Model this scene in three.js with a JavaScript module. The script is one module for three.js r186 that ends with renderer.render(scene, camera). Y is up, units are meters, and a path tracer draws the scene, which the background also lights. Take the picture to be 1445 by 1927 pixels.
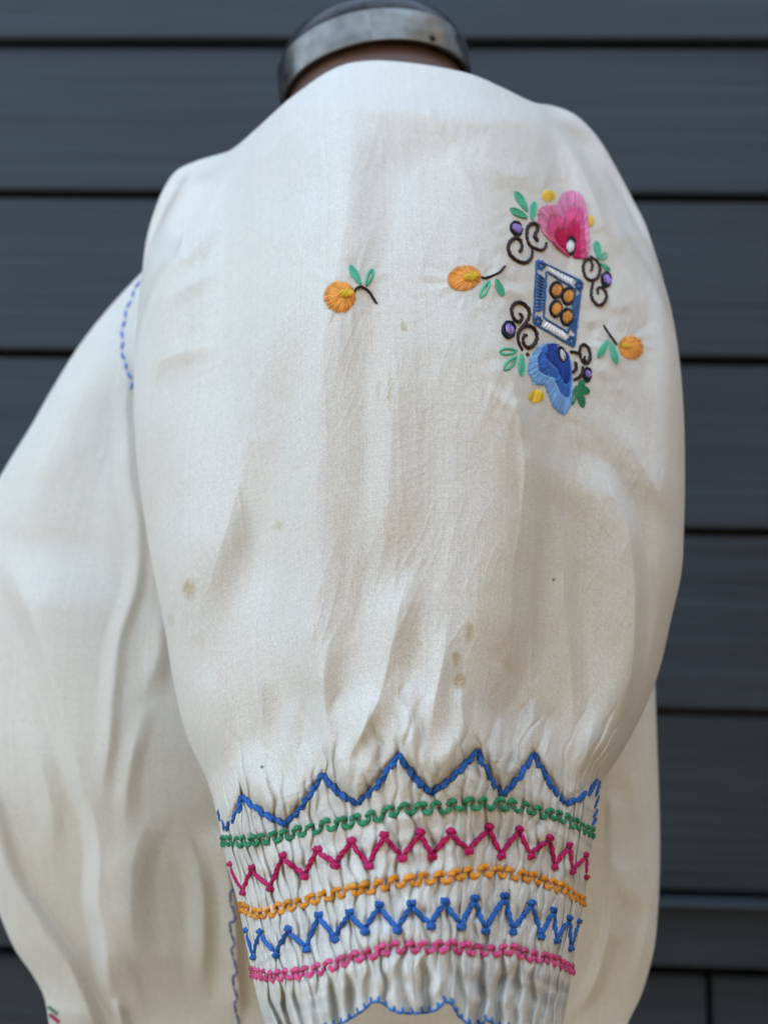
import * as THREE from 'three';
import { ImprovedNoise } from 'three/addons/math/ImprovedNoise.js';
import { mergeGeometries } from 'three/addons/utils/BufferGeometryUtils.js';

// ---------------------------------------------------------------- camera, sky, sun, exposure
const W = 1445, H = 1927, FPX = 2000, CAMY = 1.12;
const scene = new THREE.Scene();
const camera = new THREE.PerspectiveCamera(2 * Math.atan(H / 2 / FPX) * 180 / Math.PI, W / H, 0.05, 100);
camera.position.set(0, CAMY, 0);
camera.rotation.order = 'YXZ';
camera.rotation.set(9.3 * Math.PI / 180, 2.0 * Math.PI / 180, 1.24 * Math.PI / 180);
camera.updateMatrixWorld(true);
camera.focus = 0.42;
camera.userData.fStop = 6.5;
scene.add(camera);

const renderer = new THREE.WebGLRenderer({ antialias: true });
renderer.toneMapping = THREE.LinearToneMapping;
renderer.toneMappingExposure = 3.9;
renderer.shadowMap.enabled = true;
renderer.shadowMap.type = THREE.PCFSoftShadowMap;

// open shade: the sun stands behind the house wall, blue sky lights the left, sunlit paving and a cedar fence throw warm light back
const SUN = new THREE.Vector3(-0.74, 0.60, -0.30).normalize();
{
  const w = 256, h = 128, data = new Float32Array(w * h * 4);
  for (let j = 0; j < h; j++) for (let i = 0; i < w; i++) {
    const el = ((j + 0.5) / h - 0.5) * Math.PI, e = Math.max(0, Math.sin(el));
    const k = Math.pow(e, 0.6), o = (j * w + i) * 4;
    data[o] = 0.62 * (1 - k) + 0.44 * k; data[o + 1] = 0.75 * (1 - k) + 0.64 * k; data[o + 2] = 0.96 * (1 - k) + 1.02 * k; data[o + 3] = 1;
  }
  const sky = new THREE.DataTexture(data, w, h, THREE.RGBAFormat, THREE.FloatType);
  sky.mapping = THREE.EquirectangularReflectionMapping; sky.magFilter = THREE.LinearFilter; sky.minFilter = THREE.LinearFilter; sky.needsUpdate = true;
  scene.background = sky; scene.environment = sky;
  scene.backgroundIntensity = 1.0; scene.environmentIntensity = 1.0;
}
const sun = new THREE.DirectionalLight(new THREE.Color(1.0, 0.93, 0.82), 3.0);
sun.position.copy(SUN).multiplyScalar(8).add(new THREE.Vector3(0, 1.1, -0.5));
sun.target.position.set(0, 1.1, -0.5);
sun.castShadow = true; sun.shadow.radius = 1; sun.shadow.mapSize.set(4096, 4096);
Object.assign(sun.shadow.camera, { left: -5, right: 5, top: 5, bottom: -5, near: 0.1, far: 20 });
scene.add(sun, sun.target);

// ---------------------------------------------------------------- helpers
const noise = new ImprovedNoise();
const N3 = (x, y, z = 0.37) => noise.noise(x + 31.7, y + 17.3, z + 5.1);
function hash(a, b = 0) { const s = Math.sin(a * 127.1 + b * 311.7 + 3.3) * 43758.5453; return s - Math.floor(s); }
let seed = 12345; function rnd() { seed = (seed * 1664525 + 1013904223) >>> 0; return seed / 4294967296; }
const clamp = (x, a, b) => Math.min(b, Math.max(a, x));
const sstep = (a, b, x) => { const t = clamp((x - a) / (b - a), 0, 1); return t * t * (3 - 2 * t); };
const lerp = (a, b, t) => a + (b - a) * t;
const M = camera.matrixWorld.elements;
// a point of the photograph (1445 x 1927) at the distance d in front of the camera, measured towards the wall
function at(px, py, d, out = new THREE.Vector3()) {
  const x = (px - W / 2) / FPX, y = (H / 2 - py) / FPX;
  const rx = M[0] * x + M[4] * y - M[8], ry = M[1] * x + M[5] * y - M[9], rz = M[2] * x + M[6] * y - M[10];
  const k = -d / rz;
  return out.set(rx * k, CAMY + ry * k, -d);
}
const MM = 0.00021;                                            // metres for one photo pixel at the sleeve
// table lookup, smooth: rows of [key, value...]
function table(rows) {
  return (k, c = 1) => {
    const n = rows.length;
    if (k <= rows[0][0]) return rows[0][c];
    if (k >= rows[n - 1][0]) return rows[n - 1][c];
    let i = 0; while (rows[i + 1][0] < k) i++;
    const p0 = rows[Math.max(0, i - 1)], p1 = rows[i], p2 = rows[i + 1], p3 = rows[Math.min(n - 1, i + 2)];
    const h = p2[0] - p1[0], t = (k - p1[0]) / h;
    const m1 = (p2[c] - p0[c]) / (p2[0] - p0[0]) * h, m2 = (p3[c] - p1[c]) / (p3[0] - p1[0]) * h;
    const t2 = t * t, t3 = t2 * t;
    return (2 * t3 - 3 * t2 + 1) * p1[c] + (t3 - 2 * t2 + t) * m1 + (-2 * t3 + 3 * t2) * p2[c] + (t3 - t2) * m2;
  };
}
// a curve through points, sampled by arc length: f(t in 0..1) -> [x, y, ...]
function curve(pts, closed = false) {
  const c = new THREE.CatmullRomCurve3(pts.map(p => new THREE.Vector3(p[0], p[1], p[2] || 0)), closed, 'centripetal');
  c.arcLengthDivisions = 400;
  const n = 600, P = []; for (let i = 0; i <= n; i++) { const v = c.getPointAt(i / n); P.push([v.x, v.y, v.z]); }
  const f = t => { const x = clamp(t, 0, 1) * n, i = Math.min(n - 1, Math.floor(x)), k = x - i; return [lerp(P[i][0], P[i + 1][0], k), lerp(P[i][1], P[i + 1][1], k), lerp(P[i][2], P[i + 1][2], k)]; };
  f.length2 = c.getLength();
  return f;
}
// folds: a crest line in photo pixels; amp in mm towards the viewer, widths to its left and right (or above and below) in pixels, sharp 0..1
function makeFolds(list) {
  return list.map(f => {
    const xs = f.p.map(q => q[0]), ys = f.p.map(q => q[1]), tall = Math.max(...ys) - Math.min(...ys) >= Math.max(...xs) - Math.min(...xs);
    const rows = f.p.map(q => tall ? [q[1], q[0], q[2] === undefined ? 1 : q[2]] : [q[0], q[1], q[2] === undefined ? 1 : q[2]]).sort((a, b) => a[0] - b[0]);
    const k0 = rows[0][0], k1 = rows[rows.length - 1][0], n = 200, line = table(rows), at0 = [], amp = [], cosv = [];
    for (let i = 0; i <= n; i++) { const k = lerp(k0, k1, i / n); at0.push(line(k, 1)); amp.push(line(k, 2)); }
    for (let i = 0; i <= n; i++) { let m = 0, w = 0; for (let q = -12; q <= 12; q++) { const j = clamp(i + q, 1, n - 1); m += (at0[j + 1] - at0[j - 1]) * n / 2 / (k1 - k0); w++; } m /= w; cosv.push(1 / Math.sqrt(1 + m * m)); }
    return { ...f, tall, k0, k1, n, at0, amp, cosv };
  });
}
function foldHeight(folds, x, y) {
  let h = 0;
  for (const f of folds) {
    const k = f.tall ? y : x, v = f.tall ? x : y;
    if (k <= f.k0 || k >= f.k1) continue;
    const t = (k - f.k0) / (f.k1 - f.k0), q = t * f.n, i = Math.min(f.n - 1, Math.floor(q)), u = q - i;
    const sd = (v + 4 * N3(x / 130, y / 150, 61) - lerp(f.at0[i], f.at0[i + 1], u)) * lerp(f.cosv[i], f.cosv[i + 1], u);
    const w = Math.abs(sd) / (sd < 0 ? f.l : f.r);
    if (w >= 1) continue;
    const soft = (1 - w) * (1 - w) * (1 + 2 * w), cusp = Math.pow(1 - w, 1.35), e = f.e === undefined ? 0.4 : Math.max(0.15, f.e);
    h += f.a * lerp(f.amp[i], f.amp[i + 1], u) * sstep(0, e, t) * sstep(0, e, 1 - t) * lerp(soft, cusp, f.s === undefined ? 0.4 : f.s);
  }
  return h * 0.00135;
}
// fine creases of worn cloth (metres)
function creases(x, y, k = 1) {
  const wx = x + 14 * N3(x / 120, y / 120, 2.2), wy = y + 14 * N3(x / 120, y / 120, 8.2);
  let f = 0;
  for (const [c, s, len, wid, amp, z] of [[0.94, 0.34, 150, 22, 0.24, 1.1], [0.82, -0.57, 120, 16, 0.17, 4.1], [0.35, 0.94, 120, 22, 0.11, 7.1], [0.97, 0.2, 320, 54, 0.40, 10.1], [0.99, -0.12, 260, 30, 0.30, 13.1], [0.7, 0.71, 90, 14, 0.06, 16.1], [0.75, -0.66, 100, 13, 0.06, 19.1]]) {
    const u = (wx * c + wy * s) / wid, v = (-wx * s + wy * c) / len, r = Math.max(0, 1 - Math.abs(N3(u, v, z)) * 2.6);
    f += amp * r * r * sstep(-0.25, 0.3, N3(x / 210, y / 210, z + 40));
  }
  return k * 0.001 * (0.8 * f + 0.8 * N3(wx / 130, wy / 330, 6.6) + 0.8 * N3(wx / 62, wy / 420, 26.6) + 0.15 * N3(wx / 34, wy / 46, 23.3) + 0.045 * N3(x / 12, y / 14, 3.3));
}

// a sheet between four border curves (photo pixels + distance), with a front and a back layer closed at the sides
function sheetGrid({ left, right, top, bottom, ns, nt, bulge, open, height, back, tpow = 1.0 }) {
  // left/right: t -> [x, y, d];  top/bottom: u(0..1) -> [x, y, d]
  const c00 = left(0), c01 = left(1), c10 = right(0), c11 = right(1);
  const cols = ns + 1, rows = nt + 1, n = cols * rows;
  const px = new Float32Array(n), py = new Float32Array(n), dd = new Float32Array(n), db = new Float32Array(n), ss = new Float32Array(n), tt = new Float32Array(n);
  for (let j = 0; j < rows; j++) {
    const t = Math.pow(j / nt, tpow), L = left(t), R = right(t);
    for (let i = 0; i < cols; i++) {
      const s = Math.sin((i / ns - 0.5) * Math.PI), u = 0.5 + 0.5 * s, T = top(u), B = bottom(u), o = j * cols + i;
      const q = k => (1 - u) * L[k] + u * R[k] + (1 - t) * T[k] + t * B[k] - (1 - u) * (1 - t) * c00[k] - u * (1 - t) * c10[k] - (1 - u) * t * c01[k] - u * t * c11[k];
      const x = q(0), y = q(1), sil = q(2);
      const round = Math.sqrt(Math.max(0, 1 - s * s)), rt = open(t);
      px[o] = x; py[o] = y; ss[o] = s; tt[o] = t;
      dd[o] = sil - bulge(t, s) * Math.pow(round, 0.9) * rt - height(x, y, s, t) * Math.min(1, round * 2.2) * Math.min(1, rt * 2.2);
      db[o] = sil + back(t) * round * rt;
    }
  }
  return { cols, rows, px, py, dd, db, ss, tt };
}
function gridMesh(g, d, origin, flip, step = 1, color) {
  const ci = [], cj = []; for (let i = 0; i < g.cols; i += step) ci.push(i); if (ci[ci.length - 1] !== g.cols - 1) ci.push(g.cols - 1);
  for (let j = 0; j < g.rows; j += step) cj.push(j); if (cj[cj.length - 1] !== g.rows - 1) cj.push(g.rows - 1);
  const C = ci.length, R = cj.length, pos = new Float32Array(C * R * 3), uv = new Float32Array(C * R * 2), v = new THREE.Vector3();
  const col = color ? new Float32Array(C * R * 3) : null;
  for (let j = 0; j < R; j++) for (let i = 0; i < C; i++) {
    const o = cj[j] * g.cols + ci[i], k = j * C + i;
    at(g.px[o], g.py[o], d[o], v).sub(origin); pos[3 * k] = v.x; pos[3 * k + 1] = v.y; pos[3 * k + 2] = v.z;
    if (col) { const c = color(g.px[o], g.py[o]); col[3 * k] = c[0]; col[3 * k + 1] = c[1]; col[3 * k + 2] = c[2]; }
  }
  const mid = C >> 1, D = (a, b) => Math.hypot(pos[3 * a] - pos[3 * b], pos[3 * a + 1] - pos[3 * b + 1], pos[3 * a + 2] - pos[3 * b + 2]);
  const V = new Float32Array(C * R), jm = Math.round(R * 0.5);
  for (let i = 0; i < C; i++) { for (let j = jm + 1; j < R; j++) V[j * C + i] = V[(j - 1) * C + i] - D(j * C + i, (j - 1) * C + i); for (let j = jm - 1; j >= 0; j--) V[j * C + i] = V[(j + 1) * C + i] + D(j * C + i, (j + 1) * C + i); }
  for (let j = 0; j < R; j++) {
    let u = 0, vv = V[j * C + mid]; uv[2 * (j * C + mid)] = 0; uv[2 * (j * C + mid) + 1] = vv;
    for (let i = mid + 1; i < C; i++) { u += D(j * C + i, j * C + i - 1); uv[2 * (j * C + i)] = u; uv[2 * (j * C + i) + 1] = V[j * C + i]; }
    u = 0;
    for (let i = mid - 1; i >= 0; i--) { u -= D(j * C + i, j * C + i + 1); uv[2 * (j * C + i)] = u; uv[2 * (j * C + i) + 1] = V[j * C + i]; }
  }
  const idx = new Uint32Array((C - 1) * (R - 1) * 6); let k = 0;
  for (let j = 0; j + 1 < R; j++) for (let i = 0; i + 1 < C; i++) {
    const a = j * C + i, b = a + 1, c = a + C, e = c + 1;
    if (!flip) { idx[k++] = a; idx[k++] = c; idx[k++] = b; idx[k++] = b; idx[k++] = c; idx[k++] = e; }
    else { idx[k++] = a; idx[k++] = b; idx[k++] = c; idx[k++] = b; idx[k++] = e; idx[k++] = c; }
  }
  const geo = new THREE.BufferGeometry();
  geo.setAttribute('position', new THREE.BufferAttribute(pos, 3)); geo.setAttribute('uv', new THREE.BufferAttribute(uv, 2));
  if (col) geo.setAttribute('color', new THREE.BufferAttribute(col, 3));
  geo.setIndex(new THREE.BufferAttribute(idx, 1)); geo.computeVertexNormals();
  return geo;
}
// distance of the front layer at a photo point, for laying stitches on the cloth
function depthMap(g, x0, y0, x1, y1) {
  const w = x1 - x0, h = y1 - y0, map = new Float32Array(w * h);
  const put = (a, b, c) => {
    const ax = g.px[a], ay = g.py[a], bx = g.px[b], by = g.py[b], cx = g.px[c], cy = g.py[c];
    const den = (by - cy) * (ax - cx) + (cx - bx) * (ay - cy); if (Math.abs(den) < 1e-9) return;
    const X0 = Math.max(x0, Math.ceil(Math.min(ax, bx, cx))), X1 = Math.min(x1 - 1, Math.floor(Math.max(ax, bx, cx)));
    const Y0 = Math.max(y0, Math.ceil(Math.min(ay, by, cy))), Y1 = Math.min(y1 - 1, Math.floor(Math.max(ay, by, cy)));
    for (let y = Y0; y <= Y1; y++) for (let x = X0; x <= X1; x++) {
      const l1 = ((by - cy) * (x - cx) + (cx - bx) * (y - cy)) / den, l2 = ((cy - ay) * (x - cx) + (ax - cx) * (y - cy)) / den, l3 = 1 - l1 - l2;
      if (l1 < -1e-4 || l2 < -1e-4 || l3 < -1e-4) continue;
      const d = l1 * g.dd[a] + l2 * g.dd[b] + l3 * g.dd[c], o = (y - y0) * w + x - x0;
      if (!map[o] || d < map[o]) map[o] = d;
    }
  };
  for (let j = 0; j + 1 < g.rows; j++) for (let i = 0; i + 1 < g.cols; i++) { const a = j * g.cols + i; put(a, a + g.cols, a + 1); put(a + 1, a + g.cols, a + g.cols + 1); }
  return (x, y) => {
    x = Math.round(clamp(x, x0, x1 - 1)); y = Math.round(clamp(y, y0, y1 - 1));
    let v = map[(y - y0) * w + x - x0];
    for (let k = 1; !v && k < 40; k++) v = map[(y - y0) * w + clamp(x - k, x0, x1 - 1) - x0] || map[(y - y0) * w + clamp(x + k, x0, x1 - 1) - x0] || map[(clamp(y - k, y0, y1 - 1) - y0) * w + x - x0];
    return v || 0.5;
  };
}

// ---------------------------------------------------------------- textures
function pixelTexture(w, h, fn, srgb) {
  const data = new Uint8Array(w * h * 4);
  for (let j = 0; j < h; j++) for (let i = 0; i < w; i++) { const c = fn(i, j), o = (j * w + i) * 4; data[o] = clamp(c[0], 0, 255); data[o + 1] = clamp(c[1], 0, 255); data[o + 2] = clamp(c[2], 0, 255); data[o + 3] = 255; }
  const t = new THREE.DataTexture(data, w, h, THREE.RGBAFormat, THREE.UnsignedByteType);
  t.wrapS = t.wrapT = THREE.RepeatWrapping; t.magFilter = THREE.LinearFilter; t.minFilter = THREE.LinearMipmapLinearFilter; t.generateMipmaps = true;
  if (srgb) t.colorSpace = THREE.SRGBColorSpace; t.needsUpdate = true; return t;
}
const TH = 96, TS = 1024;                                        // threads in the tile, pixels in the tile
function weave(i, j) {
  const x = i / TS * TH, y = j / TS * TH, cx = Math.floor(x), cy = Math.floor(y), fx = x - cx - 0.5, fy = y - cy - 0.5;
  const over = (cx + cy) % 2 === 0;
  const wa = 0.92 + 0.16 * hash(cx, 7), wb = 0.92 + 0.16 * hash(cy, 91);
  const A = Math.cos(fx * Math.PI * 0.96) * wa, B = Math.cos(fy * Math.PI * 0.96) * wb;
  return over ? A * (0.7 + 0.3 * Math.cos(fy * Math.PI)) : B * (0.7 + 0.3 * Math.cos(fx * Math.PI));
}
const PITCH = 0.00046;                                          // metres per thread
const weaveColor = pixelTexture(TS, TS, (i, j) => {
  const v = weave(i, j), x = Math.floor(i / TS * TH), y = Math.floor(j / TS * TH);
  const sl = 3 * (hash(x, 3) - 0.5) + 3 * (hash(y, 5) - 0.5), k = 206 + 100 * (v - 0.62) + sl + 21 * (hash(x * 1.7, y * 2.3) - 0.5);
  return [k + 1, k, k - 2];
}, true);
const weaveBump = pixelTexture(TS, TS, (i, j) => { const k = 255 * clamp(weave(i, j) / 1.25, 0, 1); return [k, k, k]; }, false);
weaveColor.repeat.set(1 / (TH * PITCH), 1 / (TH * PITCH)); weaveBump.repeat.copy(weaveColor.repeat);

const grain = (i, j) => {
  const x = i / 1024, y = j / 512;
  const per = (fx, fy, z) => { const a = N3(x * fx, y * fy, z), b = N3((x - 1) * fx, y * fy, z); return a * (1 - x) + b * x; };
  const warp = 1.3 * per(5, 4, 1.5);
  return 0.5 + 0.35 * per(4, 60 + warp, 2.5) + 0.25 * per(14, 150, 9.5) + 0.3 * per(3, 24 + warp, 4.5);
};
const grainBump = pixelTexture(1024, 512, (i, j) => { const k = 255 * grain(i, j); return [k, k, k]; }, false);
const grainColor = pixelTexture(1024, 512, (i, j) => { const g = grain(i, j) - 0.5, m = N3(i / 130, j / 90, 21), k = 198 + 78 * g + 22 * m; return [k, k + 1, k + 2]; }, true);

// ---------------------------------------------------------------- materials
const cloth = new THREE.MeshPhysicalMaterial({ color: new THREE.Color(1.0, 0.925, 0.735), map: weaveColor, bumpMap: weaveBump, bumpScale: 0.00022, roughness: 0.48, sheen: 0.2, sheenRoughness: 0.5, sheenColor: new THREE.Color(1, 1, 1), vertexColors: true, side: THREE.DoubleSide });
const thread = {};
function threadMat(hex) {
  if (!thread[hex]) thread[hex] = new THREE.MeshPhysicalMaterial({ color: new THREE.Color(hex).multiplyScalar(hex === T.white || hex === '#fbf8ef' || hex === '#f6f2e8' ? 0.95 : 0.72), roughness: 0.6, specularIntensity: 0.35, vertexColors: true });
  return thread[hex];
}
const T = { blue: '#2b609f', blueDark: '#2c5c90', green: '#378a5a', mint: '#5cc091', magenta: '#b81a55', orange: '#e8952e', pink: '#d8517c', brown: '#3b2119', black: '#14151c', yellow: '#ffd033', lilac: '#b595d6', white: '#e8e2d2', apricot: '#f9a544', gold: '#f3c32a', rose: '#f08fae', rose2: '#ea5585', crimson: '#d2104e', sky: '#86b6e2', cobalt: '#3f78ca', navy: '#1f489c', lace: '#3a70a6', seam: '#4f86d8', seamDark: '#34509a' };

// ---------------------------------------------------------------- ground and wall
const shadow = o => o.traverse(m => { if (m.isMesh) { m.castShadow = true; m.receiveShadow = true; } });
{
  const tex = pixelTexture(256, 256, (i, j) => { const k = 136 + 34 * N3(i / 20, j / 20, 3) + 20 * N3(i / 5, j / 5, 7); return [k, k - 10, k - 26]; }, true);
  tex.repeat.set(20, 20);
  const g = new THREE.Mesh(new THREE.PlaneGeometry(40, 40), new THREE.MeshStandardMaterial({ map: tex, roughness: 0.9 }));
  g.rotation.x = -Math.PI / 2; g.name = 'ground'; g.userData = { kind: 'structure', label: 'pale sandy paving beneath the dress form' };
  g.receiveShadow = true; scene.add(g);
}
const ZW = 1.06;
const wall = new THREE.Group(); wall.name = 'siding_wall'; wall.position.set(0, 0, -ZW - 0.03); scene.add(wall);
wall.userData = { label: 'dark slate blue wall of horizontal lapped boards behind the blouse', category: 'wall' };
{
  const paint = [0, 1, 2, 3].map(k => { const c = grainColor.clone(), b = grainBump.clone(); for (const t of [c, b]) { t.repeat.set(0.8, 2.2); t.offset.set(hash(k, 1), hash(k, 2)); t.needsUpdate = true; }
    return new THREE.MeshPhysicalMaterial({ color: new THREE.Color(0.0205, 0.0275, 0.0268).multiplyScalar(0.95 + 0.1 * hash(k, 4)), map: c, bumpMap: b, bumpScale: 0.0014, roughness: 0.75 }); });
  const plywood = new THREE.MeshStandardMaterial({ color: new THREE.Color(0.22, 0.17, 0.12), roughness: 0.95 });
  const prism = (outline, x0, x1, name, mat) => {                 // outline in (z, y), wound so that it faces out
    const sh = new THREE.Shape(outline.map(p => new THREE.Vector2(p[0], p[1])));
    const g = new THREE.ExtrudeGeometry(sh, { depth: x1 - x0, bevelEnabled: false, steps: 1 });
    g.rotateY(Math.PI / 2); g.scale(1, 1, -1); g.translate(x0, 0, 0);
    const idx = g.index; if (idx) { for (let i = 0; i < idx.count; i += 3) { const a = idx.getX(i); idx.setX(i, idx.getX(i + 1)); idx.setX(i + 1, a); } }
    const p = g.attributes.position;
    if (!idx) for (let i = 0; i < p.count; i += 3) for (let c = 0; c < 3; c++) { const a = p.array[3 * i + c]; p.array[3 * i + c] = p.array[3 * i + 3 + c]; p.array[3 * i + 3 + c] = a; }
    g.computeVertexNormals();
    const uv = g.attributes.uv, o = hash(outline[0][1] * 91, x0); for (let i = 0; i < p.count; i++) uv.setXY(i, p.getX(i) + o, p.getY(i) + p.getZ(i));
    const m = new THREE.Mesh(g, mat); m.name = name; wall.add(m); return m;
  };
  const seamY = y => at(1300, y, ZW - 0.0).y;
  const lines = [78, 373, 681, 1003, 1340].map(seamY);
  const E = (lines[0] - lines[4]) / 4, y4 = lines[4];
  const ledgeY = at(1300, 1697, ZW - 0.03).y, gapTop = at(1300, 1820, ZW - 0.02).y, gapBot = at(1300, 1846, ZW - 0.02).y;
  prism([[-0.07, 0], [-0.04, 0], [-0.04, 3.25], [-0.07, 3.25]], -3.2, 1.08, 'sheathing', plywood);
  const gap = 0.0035;
  for (let i = -1; i < 12; i++) {
    const b = i < 0 ? ledgeY + 0.004 : y4 + i * E + gap, t = y4 + (i + 1) * E - gap;
    const f0 = 0.031 + 0.002 * (hash(i, 31) - .5), f1 = 0.024 + 0.003 * (hash(i, 32) - .5), r = 0.0022;
    prism([[0.004, b], [f0 - r, b], [f0 - r * 0.3, b + r * 0.3], [f0, b + r], [f1 + r * 0.5, t - r], [f1 - r, t], [0.004, t]], -3.2, 1.08, 'plank', paint[(i + 4) % 4]);
  }
  // projecting water table, a dark gap, upright skirting boards under it
  const q = 0.058;
  prism([[0.004, gapTop], [q - 0.012, gapTop], [q - 0.012, ledgeY - 0.012], [q - 0.01, ledgeY - 0.009], [q - 0.002, ledgeY - 0.007], [q, ledgeY - 0.005], [q - 0.002, ledgeY - 0.002], [0.004, ledgeY]], -3.2, 1.08, 'ledge_board', paint[1]);
  const jx = at(1345, 1885, ZW - 0.02).x, bw = 0.29;
  for (let k = -12; k < 2; k++) {
    const x0 = jx + k * bw + 0.0035, x1 = jx + (k + 1) * bw - 0.0035;
    prism([[0.004, 0.012], [0.028, 0.012], [0.03, 0.014], [0.03, gapBot - 0.003], [0.027, gapBot], [0.004, gapBot]], x0, x1, 'skirting_board', paint[(k + 8) % 4]);
  }
}
shadow(wall);
// cedar fence that closes the place off on the right
{
  const f = new THREE.Group(); f.name = 'cedar_fence'; f.position.set(1.12, 0, 1.2); scene.add(f);
  f.userData = { label: 'warm brown cedar board fence at right angles to the siding wall', category: 'fence' };
  const gc = grainColor.clone(); gc.repeat.set(2, 1); gc.rotation = Math.PI / 2; gc.needsUpdate = true;
  const cedar = new THREE.MeshStandardMaterial({ color: new THREE.Color(0.40, 0.28, 0.165), map: gc, roughness: 0.8 });
  const bgeo = new THREE.BoxGeometry(0.022, 2.6, 0.15);
  for (let k = 0; k < 28; k++) { const b = new THREE.Mesh(bgeo, cedar); b.name = 'board'; b.position.set(0, 1.33, -2.1 + k * 0.16); f.add(b); }
  for (const y of [0.4, 1.3, 2.2]) { const r = new THREE.Mesh(new THREE.BoxGeometry(0.04, 0.09, 4.5), cedar); r.name = 'rail'; r.position.set(0.032, y, 0.06); f.add(r); }
  for (const z of [-2.1, 0, 2.2]) { const p = new THREE.Mesh(new THREE.BoxGeometry(0.09, 2.5, 0.09), cedar); p.name = 'post'; p.position.set(0.098, 1.25, z); f.add(p); }
  shadow(f);
  // its return across the far side of the yard, facing the wall
  const r2 = new THREE.Group(); r2.name = 'cedar_fence_001'; r2.position.set(0.2, 0, 2.3); scene.add(r2);
  r2.userData = { label: 'warm brown cedar board fence across the yard facing the siding wall', category: 'fence' };
  const g2 = new THREE.BoxGeometry(0.15, 2.6, 0.022);
  for (let k = 0; k < 20; k++) { const b = new THREE.Mesh(g2, cedar); b.name = 'board'; b.position.set(-2.24 + k * 0.16, 1.33, 0); r2.add(b); }
  for (const y of [0.4, 1.3, 2.2]) { const r = new THREE.Mesh(new THREE.BoxGeometry(3.2, 0.09, 0.04), cedar); r.name = 'rail'; r.position.set(-0.72, y, 0.032); r2.add(r); }
  for (const x of [-2.2, -0.8, 0.75]) { const p = new THREE.Mesh(new THREE.BoxGeometry(0.09, 2.5, 0.09), cedar); p.name = 'post'; p.position.set(x, 1.25, 0.098); r2.add(p); }
  shadow(r2);
}

// ---------------------------------------------------------------- sleeve
const curveTable = rows => { const c = curve(rows.map(r => [r[0], r[1], r[2] * 2000])); return t => { const p = c(t); return [p[0], p[1], p[2] / 2000]; }; };
const sleeveTop = curveTable([[268, 510, .535], [276, 450, .545], [290, 400, .552], [310, 352, .557], [333, 321, .56], [370, 303, .562], [410, 291, .56], [434, 283, .552], [480, 245, .535], [540, 190, .52], [578, 161, .513], [612, 138, .508], [650, 121, .505], [700, 114, .503], [760, 117, .502], [830, 127, .503], [890, 141, .507], [945, 165, .515], [1005, 193, .53], [1040, 199, .545], [1080, 215, .55], [1122, 256, .55], [1160, 318, .547], [1190, 375, .54], [1214, 422, .53], [1240, 500, .52]]);
const sleeveLeft = curveTable([[268, 510, 0.5350], [257, 620, 0.5270], [252, 700, 0.5220], [252, 780, 0.5170], [262, 900, 0.5120], [283, 1040, 0.5080], [310, 1180, 0.5050], [330, 1300, 0.5020], [352, 1385, 0.4980], [392, 1475, 0.4940], [411, 1545, 0.4848], [421, 1600, 0.4781], [434, 1650, 0.4725], [448, 1700, 0.4671], [458, 1750, 0.4616], [469, 1805, 0.4558], [477, 1845, 0.4510], [488, 1890, 0.4458], [500, 1930, 0.4411], [512, 1968, 0.4380]]);
const sleeveRight = curveTable([[1240, 500, 0.5200], [1264, 590, 0.5180], [1278, 680, 0.5160], [1286, 780, 0.5150], [1288, 900, 0.5160], [1286, 1000, 0.5180], [1281, 1080, 0.5200], [1262, 1165, 0.5210], [1240, 1260, 0.5210], [1212, 1335, 0.5170], [1170, 1415, 0.5090], [1133, 1475, 0.4980], [1121, 1545, 0.4848], [1114, 1590, 0.4788], [1107, 1640, 0.4732], [1099, 1695, 0.4675], [1089, 1750, 0.4616], [1079, 1805, 0.4558], [1072, 1855, 0.4503], [1065, 1895, 0.4455], [1060, 1930, 0.4411], [1056, 1968, 0.4380]]);
const hemRow = curveTable([[512, 1968, 0.4380], [560, 1950, 0.4387], [610, 1940, 0.4394], [650, 1924, 0.4405], [685, 1902, 0.4421], [703, 1887, 0.4431], [722, 1891, 0.4428], [738, 1904, 0.4419], [782, 1909, 0.4416], [822, 1902, 0.4421], [838, 1887, 0.4431], [850, 1893, 0.4426], [862, 1913, 0.4412], [885, 1930, 0.4401], [905, 1931, 0.4400], [915, 1921, 0.4407], [928, 1930, 0.4401], [975, 1942, 0.4392], [1056, 1968, 0.4380]]);

const zig = [[409, 1526], [424, 1562], [457, 1499], [539, 1550], [607, 1458], [672, 1512], [749, 1420], [811, 1493], [898, 1412], [945, 1495], [1003, 1419], [1063, 1511], [1124, 1470], [1117, 1551]];
const rowsOf = {
  green: [[420, 1583], [465, 1583], [508, 1577], [539, 1570], [579, 1562], [621, 1552], [664, 1545], [706, 1535], [749, 1525], [792, 1521], [830, 1519], [871, 1514], [914, 1512], [958, 1515], [987, 1520], [1016, 1528], [1045, 1534], [1074, 1546], [1113, 1568]],
  orange: [[455, 1708], [488, 1720], [522, 1711], [565, 1699], [607, 1687], [650, 1677], [692, 1671], [735, 1662], [755, 1659], [798, 1653], [842, 1650], [885, 1642], [929, 1640], [973, 1646], [1002, 1652], [1031, 1662], [1060, 1672], [1097, 1696]],
  pink: [[475, 1829], [508, 1837], [540, 1833], [573, 1830], [607, 1822], [644, 1809], [687, 1797], [735, 1784], [777, 1783], [798, 1783], [842, 1781], [885, 1787], [929, 1790], [961, 1786], [987, 1796], [1016, 1801], [1045, 1809], [1075, 1824]],
};
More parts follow.
